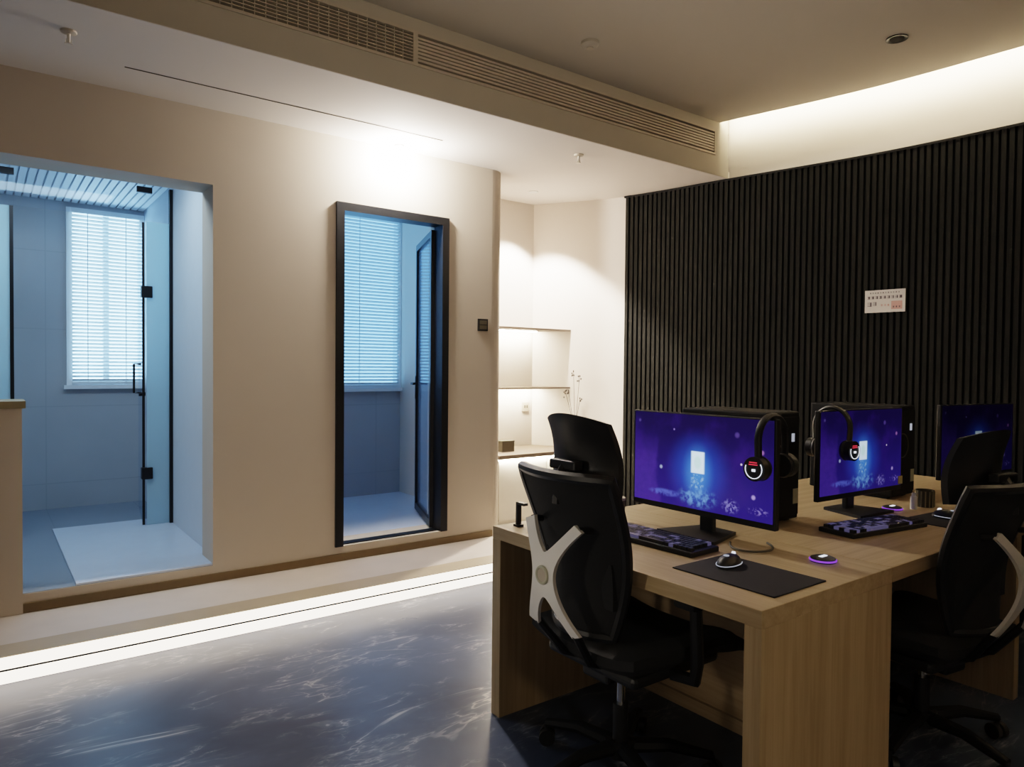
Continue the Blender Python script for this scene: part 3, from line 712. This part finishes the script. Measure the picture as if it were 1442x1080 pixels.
# ------------------------------------------------------------------ office chairs
def make_chair(loc, rz, label):
    t = thing('office_chair', label, 'chair', loc, rz, 'black mesh office chairs')
    # seat cushion (faces +x)
    def seat(u, v):
        x = -.19 + .50 * u; y = (v - .5) * .52 * (1 - .10 * (1 - u) ** 2)
        z = .455 - .02 * math.sin(PI * u) * math.cos((v - .5) * PI) + .03 * (abs(v - .5) * 2) ** 3 - (.045 * max(0, (u - .75) / .25) ** 2)
        return (x, y, z), (0, 0, 1)
    def sth(u, v):
        a = min(u, 1 - u) * 2; b = min(v, 1 - v) * 2
        return .03 + .06 * min(1, (a * 4)) ** .5 * min(1, b * 4) ** .5
    MB().shell(seat, 20, 20, sth).build('seat', 'black_soft', t, True)
    MB().box(-.15, .25, -.20, .20, .385, .425, bev=.015).build('seat_pan', 'black', t)
    # backrest
    def bx(z):   # lumbar curve
        q = (z - .52) / .50
        return -.205 - .07 * q + .035 * math.sin(q * PI * 1.2)
    def back(u, v):
        z = .53 + .49 * v; w = .218 * (1 - .40 * (1 - v) ** 1.6) * (1 - .06 * v * v)
        y = (u - .5) * 2 * w
        return (bx(z) + .055 * ((u - .5) * 2) ** 2 - .02, y, z), (1, 0, -.12)
    MB().shell(back, 20, 22, .018).build('backrest', 'black_mesh', t, True)
    rim = [back(0, k / 16)[0] for k in range(17)] + [back(k / 16, 1)[0] for k in range(1, 17)] + [back(1, 1 - k / 16)[0] for k in range(1, 17)] + [back(1 - k / 16, 0)[0] for k in range(1, 16)]
    MB().tube(rim, .017, 8, True).build('back_frame', 'black', t, True)
    MB().shell(lambda u, v: ((bx(.64 + .12 * v) + .012, (u - .5) * .30, .62 + .14 * v), (1, 0, 0)), 8, 6, lambda u, v: .02 + .03 * (min(u, 1 - u) * 2 * min(v, 1 - v) * 2) ** .5).build('lumbar_pad', 'black_soft', t, True)
    # headrest
    def hd(u, v):
        y = (u - .5) * .31 * (1 - .12 * v) + .01; z = .955 + .245 * v
        return (-.235 + .05 * ((u - .5) * 2) ** 2 + .025 * math.sin(v * PI) - .03 * v + .02, y, z - .025 * ((u - .5) * 2) ** 2 * v), (1, 0, -.2)
    MB().shell(hd, 16, 12, lambda u, v: .022 + .04 * (min(u, 1 - u) * 2) ** .5 * (min(v, 1 - v) * 2) ** .5).build('headrest', 'black_leather', t, True)
    MB().tube([(-.285, 0, .93), (-.285, 0, 1.0), (-.25, 0, 1.05)], .016, 8).box(-.27, -.235, -.06, .06, 1.03, 1.06, bev=.006).build('headrest_bracket', 'black', t)
    # silver X shaped back brace
    def px(z):
        q = (z - .72) / .17
        return -.335 + .045 * q * q
    x = MB()
    tips = {(1, 1): (.112, .155), (-1, 1): (.112, .155), (1, -1): (.098, -.175), (-1, -1): (.098, -.175)}
    vs = {}
    def vert(y, z, side):
        k = (round(y, 5), round(z, 5), side)
        if k not in vs: vs[k] = x.bm.verts.new((px(.72 + z) + (.006 if side else -.006) + .25 * y * y, y, .72 + z))
        return vs[k]
    NS = 12
    for sy in (-1, 1):
        for sz in (-1, 1):
            ty, tz = tips[(sy, sz)]
            inner = [(p_.x, p_.y) for p_ in bez((0, .068 * sz), (.018 if sz > 0 else .022, .070 * sz), (ty - .019, tz + .005 * sz), NS)]
            outer = [(p_.x, p_.y) for p_ in bez((.048, 0), (.048, .06 * sz), (ty + .019, tz - .010 * sz), NS)]
            cen = [((a[0]) * 0 + 0, 0) for a in inner]
            for i in range(NS):
                quad = [inner[i], inner[i + 1], outer[i + 1], outer[i]]
                for sd in (0, 1): x.bm.faces.new([vert(sy * a, b, sd) for a, b in quad])
                x.bm.faces.new([vert(sy * inner[i][0], inner[i][1], 0), vert(sy * inner[i + 1][0], inner[i + 1][1], 0), vert(sy * inner[i + 1][0], inner[i + 1][1], 1), vert(sy * inner[i][0], inner[i][1], 1)])
                x.bm.faces.new([vert(sy * outer[i][0], outer[i][1], 0), vert(sy * outer[i + 1][0], outer[i + 1][1], 0), vert(sy * outer[i + 1][0], outer[i + 1][1], 1), vert(sy * outer[i][0], outer[i][1], 1)])
            x.bm.faces.new([vert(sy * inner[NS][0], inner[NS][1], 0), vert(sy * outer[NS][0], outer[NS][1], 0), vert(sy * outer[NS][0], outer[NS][1], 1), vert(sy * inner[NS][0], inner[NS][1], 1)])
            for sd in (0, 1):
                try: x.bm.faces.new([vert(0, 0, sd), vert(sy * inner[0][0], inner[0][1], sd), vert(sy * outer[0][0], outer[0][1], sd)])
                except ValueError: pass
    br = x.build('back_brace', 'silver', t, True, label='silver X-shaped brace')
    MB().tube([(px(.72) - .007, .024 * math.cos(a), .72 + .024 * math.sin(a)) for a in [k * PI / 14 for k in range(28)]], .005, 8, True).build('hub_ring', 'sticker', br, True)
    MB().cyl((px(.72) - .006, 0, .72), .020, .006, 'x').build('hub_recess', 'vent_frame', br)
    for sy in (-1, 1):
        MB().tube([(px(.875) + .004, sy * .108, .868), (-.25, sy * .115, .86)], .010, 8).build('brace_mount', 'black', t, True)
        MB().tube([(px(.545) + .004, sy * .09, .552), (-.20, sy * .06, .44), (-.10, sy * .05, .40)], .013, 8).build('brace_mount', 'black', t, True)
    # arms
    for s in (-1, 1):
        MB().tube([(.02, s * .20, .40), (.02, s * .285, .41), (.01, s * .30, .47), (.0, s * .30, .64)], [.02, .02, .02, .018], 8).build('armrest_post', 'black', t, True)
        MB().box(-.06, .16, s * .30 - .04, s * .30 + .04, .64, .668, bev=.012).build('armrest', 'black_soft', t, True)
    # base
    MB().cyl((0, 0, .365), .045, .05).box(-.12, .10, -.06, .06, .345, .387, bev=.01).build('tilt_mechanism', 'black', t)
    MB().cyl((0, 0, .285), .014, .13).build('gas_lift', 'chrome', t, True)
    MB().cyl((0, 0, .17), .026, .14).cyl((0, 0, .095), .05, .05).build('column_cover', 'black', t, True)
    for k in range(5):
        a = k * 2 * PI / 5 + .55; ca, sa = math.cos(a), math.sin(a)
        MB().tube([(.03 * ca, .03 * sa, .10), (.16 * ca, .16 * sa, .105), (.30 * ca, .30 * sa, .075)], [.030, .025, .018], 8, flat=.8).build('base_leg', 'black_case', t, True)
        R = Matrix.Translation((.30 * ca, .30 * sa, .028)) @ Matrix.Rotation(a + .6 * k, 4, 'Z')
        cst = MB()
        for s in (-1, 1): cst.cyl((0, s * .016, 0), .028, .020, 'y', 18, mat=R)
        cst.cyl((0, 0, .03), .009, .035, mat=R); cst.build('caster', 'black', t, True)
    return t
ch = make_chair((1.685, 1.635, 0), math.radians(0), 'black mesh chair with silver X brace facing the first monitor')
c2 = dup(ch, (2.72, 1.142, 0), math.radians(82), 'second dark chair with silver brace in shadow facing the long desk')

for k in c2.children:      # its seat is set a little lower
    if k.name.split('.')[0] not in ('base_leg', 'caster', 'column_cover', 'gas_lift'): k.location.z -= .05
# ------------------------------------------------------------------ lights
def light(name, kind, loc, energy, col, rot=(0, 0, 0), **k):
    d = bpy.data.lights.new(name, kind); d.energy = energy; d.color = col
    for a, b in k.items(): setattr(d, a, b)
    o = bpy.data.objects.new(name, d); COL.objects.link(o); o.location = loc; o.rotation_euler = rot; return o
light('alcove_spot', 'SPOT', (3.58, 4.52, ZL - .02), 420, (1, .88, .76), spot_size=math.radians(95), spot_blend=.35, shadow_soft_size=.03)
light('shower_room_fill', 'AREA', (.2, 4.75, 2.59), 19, (.62, .82, 1), shape='RECTANGLE', size=1.2, size_y=.3)  # added fill above the opening, out of view, for the shower room
light('blue_room_fill', 'AREA', (2.0, 4.8, 2.74), 4, (.42, .68, 1), shape='RECTANGLE', size=1.2, size_y=.3)  # unseen helper that brightens the room behind the open door
light('room_fill', 'POINT', (-1.3, -.1, 1.7), 12, (1, .88, .70), shadow_soft_size=.25)  # general fill added behind the camera, no fixture of the room
light('wall_fill', 'SPOT', (-1.6, .2, 2.1), 120, (1, .87, .72), rot=Vector((3.25, 4.0, -1.45)).to_track_quat('-Z', 'Y').to_euler(), spot_size=math.radians(38), spot_blend=.9, shadow_soft_size=.2)  # added off-view fill, aimed at the lower doorway wall
light('desk_fill', 'SPOT', (.5, -1.3, 1.9), 44, (1, .86, .64), rot=Vector((1.35, 2.35, -1.5)).to_track_quat('-Z', 'Y').to_euler(), spot_size=math.radians(27), spot_blend=.9, shadow_soft_size=.15)  # invented spot that lifts the near panel of the oak desk
light('brace_fill', 'SPOT', (-1.25, 1.75, 1.15), 42, (1, .90, .76), rot=Vector((2.62, -.12, -.42)).to_track_quat('-Z', 'Y').to_euler(), spot_size=math.radians(22), spot_blend=.9, shadow_soft_size=.12)  # helper spot from the left, put in to brighten the silver brace
light('ceiling_fill', 'SPOT', (.9, -.7, .8), 135, (1, .88, .70), rot=Vector((.7, 2.0, 2.35)).to_track_quat('-Z', 'Y').to_euler(), spot_size=math.radians(72), spot_blend=1, shadow_soft_size=.2)  # made-up upward spot that brightens the main ceiling and its bounce

w = bpy.data.worlds.new('world'); S.world = w; w.use_nodes = True
w.node_tree.nodes['Background'].inputs[0].default_value = (.30, .45, .8, 1); w.node_tree.nodes['Background'].inputs[1].default_value = .05
S.view_settings.view_transform = 'Filmic'; S.view_settings.look = 'Medium High Contrast'
S.view_settings.exposure = 0
